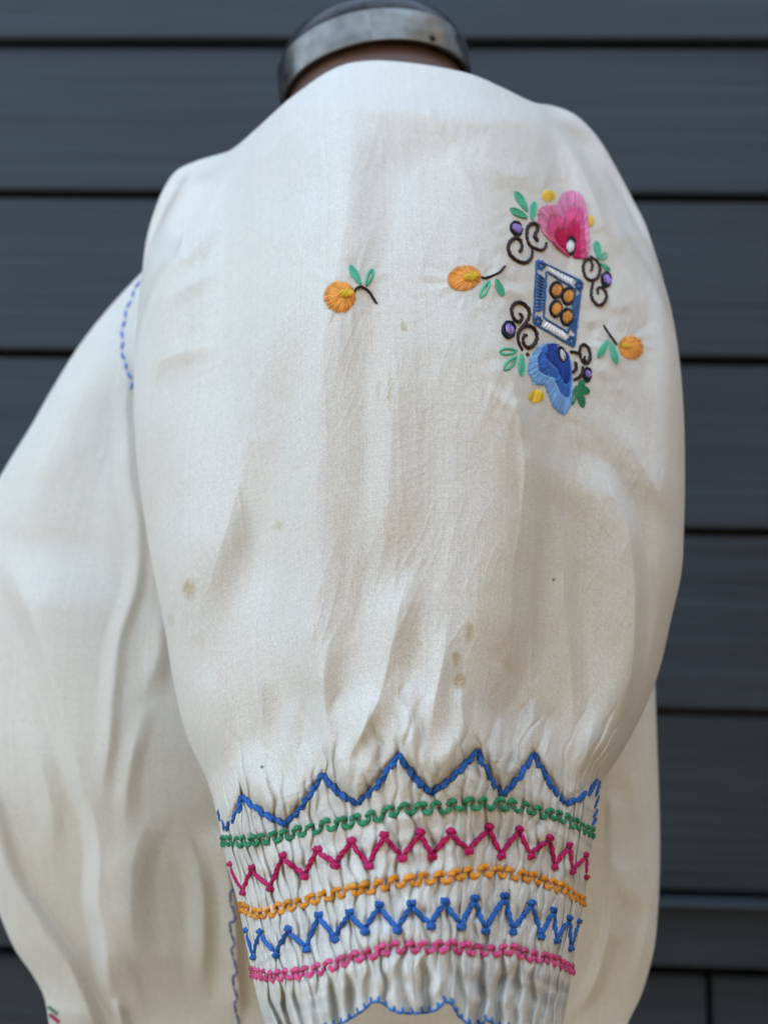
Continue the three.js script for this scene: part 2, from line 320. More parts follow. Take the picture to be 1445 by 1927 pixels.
const magenta = { peak: [[433, 1627], [474, 1634], [532, 1611], [597, 1599], [661, 1583], [723, 1572], [791, 1567], [848, 1566], [920, 1557], [977, 1562], [1034, 1578], [1071, 1592], [1102, 1610]], valley: [[457, 1678], [509, 1671], [573, 1648], [631, 1627], [694, 1628], [757, 1614], [813, 1611], [882, 1601], [943, 1610], [999, 1610], [1044, 1630], [1077, 1639], [1103, 1649]] };
const blue2 = { peak: [[463, 1752], [489, 1755], [542, 1749], [599, 1723], [658, 1718], [714, 1704], [774, 1701], [837, 1697], [893, 1692], [949, 1687], [1000, 1701], [1041, 1714], [1071, 1729], [1089, 1735]], valley: [[477, 1800], [519, 1796], [577, 1785], [630, 1766], [687, 1752], [748, 1750], [811, 1742], [868, 1743], [914, 1751], [965, 1752], [1018, 1762], [1048, 1769], [1074, 1783]] };
const zigY = x => { if (x <= zig[0][0]) return zig[0][1]; for (let i = 0; i + 1 < zig.length - 1; i++) if (x <= zig[i + 1][0]) return lerp(zig[i][1], zig[i + 1][1], (x - zig[i][0]) / (zig[i + 1][0] - zig[i][0])); return 1475; };
const greenY = table(rowsOf.green), orangeY = table(rowsOf.orange), pinkY = table(rowsOf.pink);

const sleeveFolds = makeFolds([
  // shoulder: the front slope stands before the parts that run back to the yoke
  { p: [[640, 116], [540, 195], [440, 285], [392, 350], [352, 425], [318, 510, .8], [300, 620, .4], [296, 760, 0]], a: 15, l: 44, r: 300, s: .35, e: .15 },
  { p: [[960, 165], [1010, 205], [1065, 268], [1110, 330], [1150, 410, .8], [1180, 500, .4], [1200, 640, 0]], a: 12, l: 260, r: 50, s: .35, e: .15 },
  { p: [[422, 290], [396, 335], [372, 380], [350, 430], [336, 490]], a: -16, l: 70, r: 24, s: .3, e: .3 },
  { p: [[1028, 203], [1084, 262], [1124, 330], [1150, 390], [1170, 450]], a: -13, l: 24, r: 70, s: .3, e: .3 },
  // A: long crest down the left
  { p: [[612, 330, .5], [575, 400, .6], [540, 475, .7], [520, 600], [505, 665], [485, 744], [462, 847], [437, 955], [414, 1035], [385, 1130], [362, 1215]], a: 7.5, l: 150, r: 75, s: .4, e: .25 },
  // B: from the shoulder down the middle left
  { p: [[652, 150, .7], [660, 260], [655, 380], [640, 470], [612, 600], [598, 720], [600, 850], [597, 960], [600, 1050], [588, 1200], [592, 1320], [600, 1420]], a: 8, l: 130, r: 95, s: .45, e: .2 },
  { p: [[735, 560], [742, 700], [736, 860], [722, 1000], [700, 1120]], a: 2.4, l: 60, r: 70, s: .3 },
  // C and D: crisp pair right of the middle
  { p: [[900, 520], [960, 700], [984, 850], [976, 989], [967, 1072], [963, 1155], [957, 1238], [943, 1285], [926, 1325], [905, 1400]], a: 8, l: 170, r: 48, s: .5, e: .3 },
  { p: [[985, 760], [999, 844], [1002, 989], [1000, 1155], [999, 1321], [1004, 1424]], a: 4.2, l: 30, r: 62, s: .75, e: .2 },
  { p: [[1063, 782], [1047, 877], [1045, 940], [1058, 1030], [1075, 1120]], a: 2.6, l: 40, r: 45, s: .8 },
  { p: [[1052, 940], [1060, 1060], [1060, 1138], [1071, 1217], [1077, 1321], [1070, 1410], [1040, 1470]], a: 4.2, l: 55, r: 34, s: .7 },
  // F: the fold edge before the deeper right side
  { p: [[1090, 840, .3], [1133, 885, .6], [1160, 940, .8], [1184, 1005], [1193, 1080], [1194, 1160], [1191, 1240], [1176, 1321], [1150, 1404], [1120, 1480]], a: 11, l: 120, r: 26, s: .35, e: .12 },
  { p: [[1120, 760], [1166, 802], [1200, 864], [1237, 927], [1268, 989]], a: 3.2, l: 60, r: 45, s: .6 },
  { p: [[1210, 1010], [1240, 1090], [1235, 1180], [1210, 1270], [1180, 1370]], a: 2.5, l: 24, r: 26, s: .5 },
  { p: [[1120, 480], [1160, 560], [1165, 660], [1150, 760]], a: 2.5, l: 60, r: 60, s: .4 },
  // diagonal drags into the gathers
  { p: [[775, 1060], [759, 1117], [742, 1200], [717, 1304], [682, 1387], [668, 1440]], a: 4.2, l: 80, r: 50, s: .55, e: .3 },
  { p: [[489, 1030], [484, 1120], [485, 1220], [495, 1345], [510, 1440]], a: 4.2, l: 60, r: 50, s: .5 },
  { p: [[620, 1180], [610, 1280], [614, 1370], [625, 1450]], a: 3.4, l: 36, r: 30, s: .7 },
  { p: [[840, 1150], [835, 1240], [815, 1330], [805, 1420]], a: 3.6, l: 60, r: 40, s: .6 },
  { p: [[700, 1290], [690, 1360], [650, 1440]], a: 2.6, l: 26, r: 24, s: .7 },
  { p: [[395, 1230], [400, 1310], [420, 1400], [440, 1480]], a: 3.0, l: 40, r: 34, s: .6 },
  { p: [[560, 1300], [545, 1380], [552, 1470]], a: 3.0, l: 34, r: 28, s: .6 },
  { p: [[770, 1250], [768, 1330], [780, 1420]], a: 2.6, l: 28, r: 24, s: .6 },
  { p: [[870, 1270], [868, 1340], [880, 1400]], a: 2.4, l: 24, r: 24, s: .7 },
  { p: [[950, 1330], [940, 1400], [950, 1470]], a: 2.6, l: 22, r: 22, s: .7 },
  { p: [[1120, 1330], [1105, 1410], [1080, 1480]], a: 2.6, l: 26, r: 22, s: .7 },
  { p: [[1040, 1350], [1030, 1420], [1036, 1490]], a: 2.4, l: 22, r: 22, s: .7 },
  // crease marks near the shoulder and round the embroidery
  { p: [[798, 178], [815, 225], [842, 282]], a: 0.9, l: 16, r: 26, s: .8 },
  { p: [[842, 282], [880, 330], [900, 400]], a: 0.7, l: 26, r: 16, s: .7 },
  { p: [[530, 257], [505, 290], [484, 322]], a: 0.8, l: 20, r: 14, s: .8 },
  { p: [[594, 350], [572, 403], [533, 465]], a: 0.9, l: 22, r: 16, s: .8 },
  { p: [[300, 520], [380, 455], [450, 380]], a: 1.2, l: 40, r: 30, s: .5 },
  { p: [[270, 600], [340, 545], [430, 500]], a: 1.2, l: 36, r: 30, s: .5 },
  { p: [[280, 690], [350, 660], [430, 650]], a: 0.9, l: 30, r: 30, s: .5 },
  { p: [[1000, 560], [960, 545], [930, 560]], a: 0.9, l: 16, r: 16, s: .6 },
  { p: [[955, 480], [935, 520], [930, 560]], a: 1.2, l: 20, r: 18, s: .7 },
  { p: [[1110, 600], [1120, 640], [1140, 655]], a: -1.0, l: 30, r: 30, s: .3 },
  { p: [[940, 730], [975, 770], [990, 830]], a: 1.4, l: 26, r: 22, s: .6 },
  { p: [[880, 300], [960, 330], [1040, 330]], a: 1.2, l: 30, r: 36, s: .4 },
  { p: [[1100, 330], [1130, 400], [1135, 470]], a: 1.6, l: 30, r: 26, s: .5 },
]);
// gathers held by the smocking
const NP = 46;
const wob = (i, y) => 0.72 * N3(i * 3.71, y / 48, 0.7);
function pleats(s, x, y) {
  const a = Math.asin(clamp(s, -1, 1)) / Math.PI + 0.5, ph = a * NP + 0.5 * N3(a * 9, y / 300, 3.9);
  const zy = zigY(x), yg = greenY(x), yo = orangeY(x), yp = pinkY(x), ym = yg + 0.52 * (yo - yg), yb = yo + 0.52 * (yp - yo);
  const above = zy - y;
  if (above > 362) return 0;
  const below = sstep(yp + 6, yp + 70, y);
  const rows = [zy, yg, ym, yo, yb, yp];
  let near = 1e9; for (let q = 1; q < 6; q++) near = Math.min(near, Math.abs(y - rows[q]));
  const tight = Math.exp(-Math.pow(near / 12, 2));
  const i0 = Math.floor(ph); let h = 0;
  for (let i = i0 - 1; i <= i0 + 2; i++) {
    const b = i + wob(i, y), e = Math.abs(ph - b);
    const odd = ((i % 2) + 2) % 2, r = hash(i, 5);
    let k = 0.45 + 1.3 * Math.max(0, 0.22 + N3(i * 5.3, y / 75, 9.1)) + 0.35 * tight;
    const reach = 60 + 300 * Math.pow(r, 1.5);
    if (above > 0) k *= Math.pow(clamp(1 - above / reach, 0, 1), 1.2);
    let w = 0.12 + 0.08 * hash(i, 8);
    if (below > 0) { k = lerp(k, odd ? 0.15 : 4.4 * (0.4 + 0.8 * hash(i, 77)), below); w = lerp(w, odd ? 0.2 : 0.5, below); }
    if (above > 0) { w += 0.10 * above / 100; k *= 1 + 0.5 * sstep(0, 60, above); }
    h -= k * (0.86 * Math.exp(-(e * e) / (w * w)) + 0.14 * Math.exp(-(e * e) / (w * w * 5)));
  }
  // the cloth puffs out between the rows of stitches
  const ez = (y - zy) / 10, inside = sstep(40, -10, above);
  const puff = N3(ph * 0.5, y / 52, 14.2) + 0.5 * N3(ph * 0.9, y / 38, 18.2);
  let out = 0.0019 * h + inside * (0.0024 * puff * (1 - 0.6 * tight) - 0.0008 * tight) - 0.0026 * Math.exp(-ez * ez);
  if (above > -10) out += 0.0042 * Math.exp(-Math.pow((above - 44) / 36, 2)) * (0.6 + 0.9 * N3(x / 60, 4.4, 1));
  return out;
}
// the embroidery draws the cloth together
function pucker(x, y) {
  let h = 0;
  for (const [cx, cy, rx, ry, k] of [[1040, 570, 130, 250, 1], [660, 545, 75, 75, .6], [885, 530, 85, 60, .6], [1170, 650, 70, 60, .6]]) {
    const ex = (x - cx) / rx, ey = (y - cy) / ry, q = ex * ex + ey * ey; if (q > 2.2) continue;
    const a = Math.atan2(ey, ex), m = Math.exp(-Math.pow(Math.sqrt(q) - .75, 2) * 5);
    h += k * m * (0.75 * N3(Math.cos(a) * 4 + cx, Math.sin(a) * 4, Math.sqrt(q) * 1.2) + 0.5 * N3(x / 24, y / 24, 51));
  }
  return h * 0.0013;
}
const bulgeT = table([[0, .055], [.2, .075], [.45, .090], [.6, .088], [.72, .079], [.78, .070], [.84, .065], [1, .066]]);
const sg = sheetGrid({
  left: sleeveLeft, right: sleeveRight, top: sleeveTop, bottom: hemRow, ns: 760, nt: 920, tpow: 1.12,
  bulge: t => bulgeT(t), open: t => t < .3 ? Math.sqrt(Math.max(0, 1 - Math.pow(1 - t / .3, 2))) : 1, back: t => 0.022,
  height: (x, y, s, t) => foldHeight(sleeveFolds, x, y) * sstep(1560, 1440, y) + pucker(x, y) + creases(x, y, sstep(1620, 1380, y) * 0.9 + 0.1) + (y > 1040 ? pleats(s, x, y) : 0),
});
const depth = depthMap(sg, 230, 100, 1300, 1980);

const blouse = new THREE.Group(); blouse.name = 'blouse';
const ORIGIN = at(700, 1990, 0.60); blouse.position.copy(ORIGIN); scene.add(blouse);
blouse.userData = { label: 'cream peasant blouse with bright embroidered puff sleeve on dress form', category: 'blouse' };
const part = (name, geo, mat, parent = blouse, label) => { const m = new THREE.Mesh(geo, mat); m.name = name; if (label) m.userData.label = label; m.castShadow = m.receiveShadow = true; parent.add(m); return m; };
const group = (name, label, parent = blouse) => { const g = new THREE.Group(); g.name = name; if (label) g.userData.label = label; parent.add(g); return g; };

// age marks in the cloth: [x, y, rx, ry, strength]
const stains = [[355, 1108, 11, 17, .55], [322, 1165, 7, 14, .25], [882, 1190, 8, 20, .45], [858, 1240, 7, 16, .5], [866, 1282, 12, 14, .55], [757, 612, 5, 9, .45], [762, 618, 4, 5, .3], [733, 735, 4, 34, .4], [712, 735, 4, 22, .25], [524, 990, 8, 10, .3], [700, 640, 3, 20, .2], [790, 1215, 6, 8, .25], [640, 1000, 20, 60, .1], [375, 1205, 14, 14, .18], [560, 880, 8, 6, .18]];
function clothColor(x, y) {
  let m = 0.5 + 0.5 * N3(x / 120, y / 160, 30.3) + 0.25 * N3(x / 40, y / 50, 33.3);
  let r = 1 - 0.02 * m, g = 1 - 0.035 * m, b = 1 - 0.075 * m;
  for (const [sx, sy, rx, ry, k] of stains) {
    const ex = (x - sx + 5 * N3(x / 9, y / 9, 2)) / rx, ey = (y - sy + 5 * N3(x / 9, y / 9, 7)) / ry, q = ex * ex + ey * ey;
    if (q < 3) { const v = 2 * k * Math.exp(-q * q * 0.9) * (0.75 + 0.5 * N3(x / 6, y / 6, 5)); r *= 1 - 0.27 * v; g *= 1 - 0.44 * v; b *= 1 - 0.72 * v; }
  }
  for (const [sx, sy] of [[1041, 1091], [493, 1443]]) if (Math.hypot(x - sx, y - sy) < 3) { r *= .3; g *= .24; b *= .2; }
  return [r, g, b];
}
part('sleeve', mergeGeometries([gridMesh(sg, sg.dd, ORIGIN, false, 1, clothColor), gridMesh(sg, sg.db, ORIGIN, true, 4, clothColor)]), cloth);

// ---------------------------------------------------------------- bodice
const bodiceLeft = curveTable([[430, 340, .59], [350, 430, .60], [268, 512, .605], [205, 580, .605], [150, 650, .605], [100, 730, .605], [60, 800, .605], [8, 885, .605], [-45, 985, .605], [-75, 1120, .605], [-82, 1280, .603], [-75, 1450, .60], [-45, 1600, .60], [-5, 1708, .60], [28, 1785, .60], [64, 1838, .60], [83, 1875, .60], [93, 1927, .60], [100, 1990, .60]]);
const bodiceRight = curveTable([[1000, 340, .59], [1090, 500, .60], [1150, 700, .605], [1200, 950, .605], [1228, 1180, .605], [1232, 1287, .605], [1237, 1430, .605], [1241, 1560, .605], [1240, 1660, .603], [1237, 1715, .602], [1230, 1785, .60], [1206, 1872, .60], [1181, 1925, .60], [1160, 1990, .60]]);
const bodiceTop = curveTable([[430, 340, .59], [700, 300, .575], [1000, 340, .59]]);
const bodiceBottom = curveTable([[100, 1990, .60], [630, 2000, .60], [1160, 1990, .60]]);
const bodiceFolds = makeFolds([
  { p: [[215, 575], [190, 618], [178, 665], [138, 735], [106, 800], [76, 870], [60, 935, .9], [60, 1010, .7], [70, 1120, .45], [92, 1260, .2], [120, 1420, 0]], a: 13, l: 66, r: 130, s: .4, e: .2 },
  { p: [[120, 640], [60, 770], [10, 870], [-30, 960, .7], [-60, 1100, .4], [-75, 1300, 0]], a: 4, l: 30, r: 40, s: .4, e: .25 },
  { p: [[234, 640], [236, 760], [243, 900], [259, 985], [257, 1100], [226, 1205], [211, 1315], [207, 1380], [197, 1465], [193, 1550]], a: 3.0, l: 30, r: 22, s: .5, e: .2 },
  { p: [[10, 1010], [36, 1100], [66, 1180], [104, 1293], [131, 1385], [152, 1465], [180, 1545], [190, 1615], [186, 1690], [197, 1750], [210, 1850], [224, 1930]], a: 17, l: 34, r: 260, s: .25, e: .1 },
  { p: [[-40, 1440], [0, 1590], [30, 1672], [88, 1760], [130, 1818], [172, 1915], [190, 1980]], a: 11, l: 130, r: 30, s: .4, e: .15 },
  { p: [[30, 1330], [75, 1430], [95, 1520], [100, 1640]], a: 3.5, l: 34, r: 34, s: .6 },
  { p: [[280, 1300], [255, 1400], [240, 1480], [236, 1600]], a: 3, l: 26, r: 30, s: .6 },
  { p: [[300, 1500], [255, 1600], [245, 1720], [270, 1850]], a: 5, l: 60, r: 50, s: .4 },
  { p: [[340, 1540], [378, 1640], [385, 1760], [380, 1900]], a: 5, l: 40, r: 30, s: .4 },
  { p: [[410, 1540], [432, 1640], [444, 1760], [452, 1930]], a: 7, l: 50, r: 16, s: .6, e: .1 },
  { p: [[215, 1870], [225, 1905], [240, 1960]], a: 6, l: 18, r: 22, s: .6 },
  { p: [[290, 1120], [300, 1220], [270, 1330]], a: 4, l: 40, r: 40, s: .4 },
  // right of the cuff
  { p: [[1150, 1480], [1150, 1600], [1149, 1700], [1140, 1800]], a: 4.5, l: 14, r: 60, s: .6, e: .15 },
  { p: [[1152, 1600], [1170, 1660], [1192, 1722]], a: 4.0, l: 18, r: 36, s: .6 },
  { p: [[1080, 1920], [1110, 1870], [1135, 1800], [1140, 1740]], a: 4, l: 24, r: 24, s: .7 },
  { p: [[1180, 1430], [1200, 1500], [1205, 1600]], a: 3, l: 30, r: 30, s: .4 },
  { p: [[1225, 1560], [1222, 1680], [1210, 1790], [1180, 1890]], a: 3, l: 20, r: 14, s: .6 },
]);
const bg = sheetGrid({
  left: bodiceLeft, right: bodiceRight, top: bodiceTop, bottom: bodiceBottom, ns: 420, nt: 480,
  bulge: t => lerp(.03, .052, sstep(0, .5, t)) - 0.055 * sstep(.62, 1.05, t), open: t => Math.sqrt(Math.max(0, 1 - Math.pow(1 - Math.min(1, t / .25), 2))), back: t => lerp(.06, .10, sstep(.3, .7, t)),
  height: (x, y) => 0.62 * foldHeight(bodiceFolds, x, y) + creases(x * 0.7 + 900, y * 0.7, 0.5),
});
const bodyDepth = depthMap(bg, -60, 400, 1300, 1990);
part('bodice', mergeGeometries([gridMesh(bg, bg.dd, ORIGIN, false, 1, (x, y) => clothColor(x * .7 + 2000, y * .7)), gridMesh(bg, bg.db, ORIGIN, true, 4, () => [1, .97, .93])]), cloth);

// ---------------------------------------------------------------- stitches
const vt = new THREE.Vector3();
// points: photo pixels with a lift in pixels; radius in pixels; a rope of twisted strands
function ropeGeo(points, radius, { dm = depth, lobes = 4, ripple = 0.16, turn = 26, taper = 0.45, seg = 12, shade = 1, span = 4, k = MM, smooth = true, step = 3.2 } = {}) {
  const n0 = points.length;
  let pts = points;
  if (smooth && n0 > 2) { const c = curve(points.map(p => [p[0], p[1], p[2] || 0])); const n = Math.max(6, Math.min(70, Math.round(c.length2 / step))); pts = []; for (let i = 0; i <= n; i++) pts.push(c(i / n)); }
  else { const n = Math.max(4, Math.round(Math.hypot(points[1][0] - points[0][0], points[1][1] - points[0][1]) / 3)); pts = []; for (let i = 0; i <= n; i++) { const t = i / n; pts.push([lerp(points[0][0], points[n0 - 1][0], t), lerp(points[0][1], points[n0 - 1][1], t), lerp(points[0][2] || 0, points[n0 - 1][2] || 0, t)]); } }
  const n = pts.length;
  // height of the cloth under the thread, taut over its hollows
  const raw = pts.map(p => dm(p[0], p[1])), dep = raw.map((_, i) => { let m = 0, w = 0; for (let q = -span; q <= span; q++) { const j = clamp(i + q, 0, n - 1); m += raw[j]; w++; } return Math.min(raw[i], m / w); });
  const P = pts.map((p, i) => at(p[0], p[1], dep[i] - ((p[2] || 0) + radius * 0.45) * k));
  const pos = [], col = [], idx = []; let len = 0;
  const view = new THREE.Vector3(), tan = new THREE.Vector3(), side = new THREE.Vector3(), up = new THREE.Vector3(), ph0 = rnd() * 6.28;
  for (let i = 0; i < n; i++) {
    const a = P[Math.max(0, i - 1)], b = P[Math.min(n - 1, i + 1)];
    if (i) len += P[i].distanceTo(P[i - 1]) / k;
    tan.subVectors(b, a).normalize(); view.set(0, CAMY, 0).sub(P[i]).normalize();
    side.crossVectors(tan, view).normalize(); up.crossVectors(side, tan).normalize();
    const t = i / (n - 1), e = Math.min(t, 1 - t), r = radius * k * (taper >= 1 ? 1 : lerp(taper, 1, Math.sqrt(clamp(e * 4.2, 0, 1)))) * (i === 0 || i === n - 1 ? 0.35 : 1);
    for (let q = 0; q < seg; q++) {
      const th = q / seg * Math.PI * 2, w = 1 + ripple * Math.cos(lobes * (th + ph0) + len / turn * Math.PI * 2 * lobes * 0.5);
      vt.copy(P[i]).addScaledVector(side, Math.cos(th) * r * w).addScaledVector(up, Math.sin(th) * r * w * 0.8).sub(ORIGIN);
      pos.push(vt.x, vt.y, vt.z);
      const c = shade; col.push(c, c, c);
    }
  }
  for (let i = 0; i + 1 < n; i++) for (let q = 0; q < seg; q++) { const a = i * seg + q, b = i * seg + (q + 1) % seg; idx.push(a, b, a + seg, b, b + seg, a + seg); }
  for (let q = 1; q + 1 < seg; q++) { idx.push(0, q + 1, q); const o = (n - 1) * seg; idx.push(o, o + q, o + q + 1); }
  const g = new THREE.BufferGeometry();
  g.setAttribute('position', new THREE.Float32BufferAttribute(pos, 3)); g.setAttribute('color', new THREE.Float32BufferAttribute(col, 3)); g.setIndex(idx); g.computeVertexNormals();
  return g;
}
const jig = a => (rnd() - 0.5) * 2 * a;
const stitch = (parent, pts, r, hex, o = {}) => part('stitch', ropeGeo(pts, r, { shade: 0.82 + 0.3 * rnd(), ...o, ...(o.seg ? {} : { lobes: 3, ripple: 0.26, turn: 19 + 6 * rnd(), seg: 15, step: 2 }) }), threadMat(hex), parent);

// blue zigzag of stem stitches
{
  const g = group('zigzag_stitching', 'tall blue zigzag line above the smocking');
  for (let i = 0; i + 1 < zig.length; i++) {
    const [ax, ay] = zig[i], [bx, by] = zig[i + 1], L = Math.hypot(bx - ax, by - ay), n = Math.max(1, Math.round(L / 23)), ux = (bx - ax) / L, uy = (by - ay) / L;
    const rr = i === 0 ? 3.2 : i === zig.length - 2 ? 3.6 : 5.1;
    for (let q = 0; q < n; q++) {
      const s0 = q / n * L - 1, s1 = (q + 1) / n * L + 1.5, k = 3.2 * (uy < 0 ? 1 : -1);
      // a slight sag along the leg
      const sag = t => (7 + 4 * hash(i, 3)) * Math.sin(Math.PI * t / L) * (L > 60 ? 1 : 0);
      const p = (s, w, l) => [ax + ux * s - uy * w + jig(1.1), ay + uy * s + ux * w + sag(s) + jig(1.1), l];
      stitch(g, [p(s0, k, 0.5), p((s0 + s1) / 2, 0, 3.0), p(s1, -k, 0.5)], rr + jig(.5), T.blue, { lobes: 3, turn: 30 });
    }
  }
}
function cableRow(rowName, label, yOf, xl, xr, hex, n, r, amp) {
  const g = group(rowName, label), xc = (xl + xr) / 2, hw = (xr - xl) / 2;
  const X = a => xc + hw * Math.sin(a);
  for (let i = 0; i < n; i++) {
    const a0 = (i / n - 0.5) * Math.PI * 0.985, da = Math.PI / n, up = i % 2 ? 1 : -1;
    const f = 1 + jig(.25), x0 = X(a0 - da * 0.16), x1 = X(a0 + da * 1.12 * f);
    const fore = clamp((x1 - x0) / 18, 0.35, 1), off = amp * (0.85 + 0.35 * rnd()), P = (t, w, l) => { const x = lerp(x0, x1, t); return [x, yOf(x) + w * off, l]; };
    stitch(g, up < 0 ? [P(0, -.1, 0), P(.22, -.8, 1.8), P(.6, -1.2, 2.8), P(.92, -.95, 1.8), P(1, -.35, 0)] : [P(0, -.1, 0), P(.15, .8, 1.8), P(.5, 1.15, 2.6), P(.82, .75, 1.8), P(1, -.1, 0)], r * lerp(0.8, 1, fore) + jig(.35), hex, { lobes: 3, turn: 24, span: 2 });
  }
  return g;
}
cableRow('cable_row', 'green cable stitch row under the zigzag', greenY, 417, 1117, T.green, 70, 4.0, 7.4);
cableRow('cable_row', 'orange cable stitch row', orangeY, 452, 1100, T.orange, 70, 4.1, 7.2);
cableRow('cable_row', 'pink cable stitch row next to the hem', pinkY, 472, 1079, T.pink, 70, 4.0, 7.2);
function waveRow(label, { peak, valley }, hex, r, cap) {
  const g = group('wave_row', label);
  const pts = [...peak.map(p => [...p, 1]), ...valley.map(p => [...p, 0])].sort((a, b) => a[0] - b[0]);
  const xs = pts.map(p => p[0]), xc = (Math.min(...xs) + Math.max(...xs)) / 2, hw = (Math.max(...xs) - Math.min(...xs)) / 2 + 6;
  pts.forEach(([x, y, top], i) => {
    const fore = Math.sqrt(Math.max(0.04, 1 - Math.pow((x - xc) / hw, 2))), h = cap * (0.25 + 0.75 * fore), tl = jig(2.5) + (top ? -1.5 : 1.5) * Math.sign(x - xc) * -1;
    stitch(g, [[x - h, y - tl * .5, 0.3], [x, y + (top ? -2 : 2), 2.6], [x + h, y + tl * .5, 0.3]], r * (1.12 - .1 * (1 - fore)), hex, { lobes: 3, turn: 30, span: 2 });
    if (i + 1 < pts.length && pts[i + 1][2] !== top) {
      const [x2, y2] = pts[i + 1], k = top ? 1 : -1;
      const A = [x + 1.5, y + k * 5], B = [x2 - 1.5, y2 - k * 5];
      stitch(g, [[...A, 1.2], [lerp(A[0], B[0], .5) + jig(1), lerp(A[1], B[1], .5) + k * 1.5 + jig(1), 2.6], [...B, 1.2]], r * 0.9 * lerp(.85, 1, fore), hex, { lobes: 3, turn: 34, taper: .6 });
    }
  });
}
waveRow('crimson wave row of smocking', magenta, T.magenta, 4.9, 9.5);
waveRow('blue wave row between orange and pink rows', blue2, T.blue, 4.8, 9);

// blanket stitch along the hem
{
  const g = group('hem_stitching', 'navy blue blanket stitch along the sleeve hem');
  const c = curve([[612, 1939], [650, 1924], [685, 1902], [703, 1887], [722, 1891], [738, 1904], [782, 1909], [822, 1902], [838, 1887], [850, 1893], [862, 1913], [885, 1930], [905, 1931], [915, 1921], [928, 1930], [975, 1942]]);
  const L = c.length2, n = Math.round(L / 17);
  for (let i = 0; i < n; i++) {
    const a = c(i / n), b = c((i + 0.5) / n), d = c((i + 1) / n);
    stitch(g, [[a[0], a[1] - 2, 1], [b[0], b[1] - 2, 1.5], [d[0], d[1] - 2, 1]], 2.0, T.lace, { lobes: 2, turn: 20, seg: 8 });
    stitch(g, [[a[0] + jig(1), a[1] - 1, 1.5], [a[0] + jig(2), a[1] - 7, 2.2], [a[0] - 2 + jig(2), a[1] - 13 - 3 * rnd(), 0.4]], 2.5, T.lace, { lobes: 2, turn: 20, seg: 8 });
  }
}
// seam stitches on the bodice
{
  const g = group('seam_stitching', 'pale blue running stitches on the armhole seam');
  const c = [[262, 528], [252, 552], [245, 566], [240, 580], [236, 592], [233, 605], [231, 622], [229, 640], [231, 655], [231, 672], [238, 692], [246, 710], [247, 722], [249, 738]];
  const cc = curve(c), ns = 11; for (let i = 0; i < ns; i++) { const p = cc(i / ns), q = cc((i + .78) / ns), w = i % 2 ? 2.2 : -2.2; stitch(g, [[p[0] - w, p[1], .4], [(p[0] + q[0]) / 2 - w * .3, (p[1] + q[1]) / 2, 1.6], [q[0] + w, q[1], .4]], 2.5, T.seam, { dm: bodyDepth, k: 0.00028, seg: 8, lobes: 2 }); }
  const g2 = group('seam_stitching', 'dark blue feather stitches running down the side seam');
  const q = [[431, 1636], [437, 1658], [441, 1672], [432, 1680], [433, 1700], [441, 1722], [442, 1732], [431, 1738], [434, 1758], [442, 1778], [434, 1786], [438, 1802], [445, 1825], [445, 1834], [437, 1838], [439, 1858], [447, 1880], [440, 1888], [444, 1908], [451, 1930]];
  for (let i = 0; i + 1 < q.length; i++) stitch(g2, [[q[i][0], q[i][1], .5], [(q[i][0] + q[i + 1][0]) / 2 + 1, (q[i][1] + q[i + 1][1]) / 2, 1.5], [q[i + 1][0], q[i + 1][1], .5]], 1.8, T.seamDark, { dm: bodyDepth, k: 0.00028, seg: 8, lobes: 2 });
  const g3 = group('waist_smocking', 'green and pink stitches at the gathered waist');
  for (let i = 0; i < 3; i++) { stitch(g3, [[91 + i * 6, 1893 + i * 5, .5], [94 + i * 6, 1898 + i * 5, 1.5], [97 + i * 6, 1894 + i * 5, .5]], 2.4, T.green, { dm: bodyDepth, k: 0.00028, seg: 8 }); stitch(g3, [[94 + i * 6, 1906 + i * 5, .5], [97 + i * 6, 1914 + i * 5, 1.5], [100 + i * 6, 1909 + i * 5, .5]], 2.6, T.magenta, { dm: bodyDepth, k: 0.00028, seg: 8 }); }
}

// ---------------------------------------------------------------- embroidery
const zA = (x, y) => [940 + x / 6.568, 350 + y / 6.568], zB = (x, y) => [930 + x / 7.225, 550 + y / 7.225], zC = (x, y) => [1080 + x / 7.413, 440 + y / 7.413], zD = (x, y) => [580 + x / 3.6125, 460 + y / 3.6125];
const mapPts = (z, l) => l.map(p => z(p[0], p[1]));
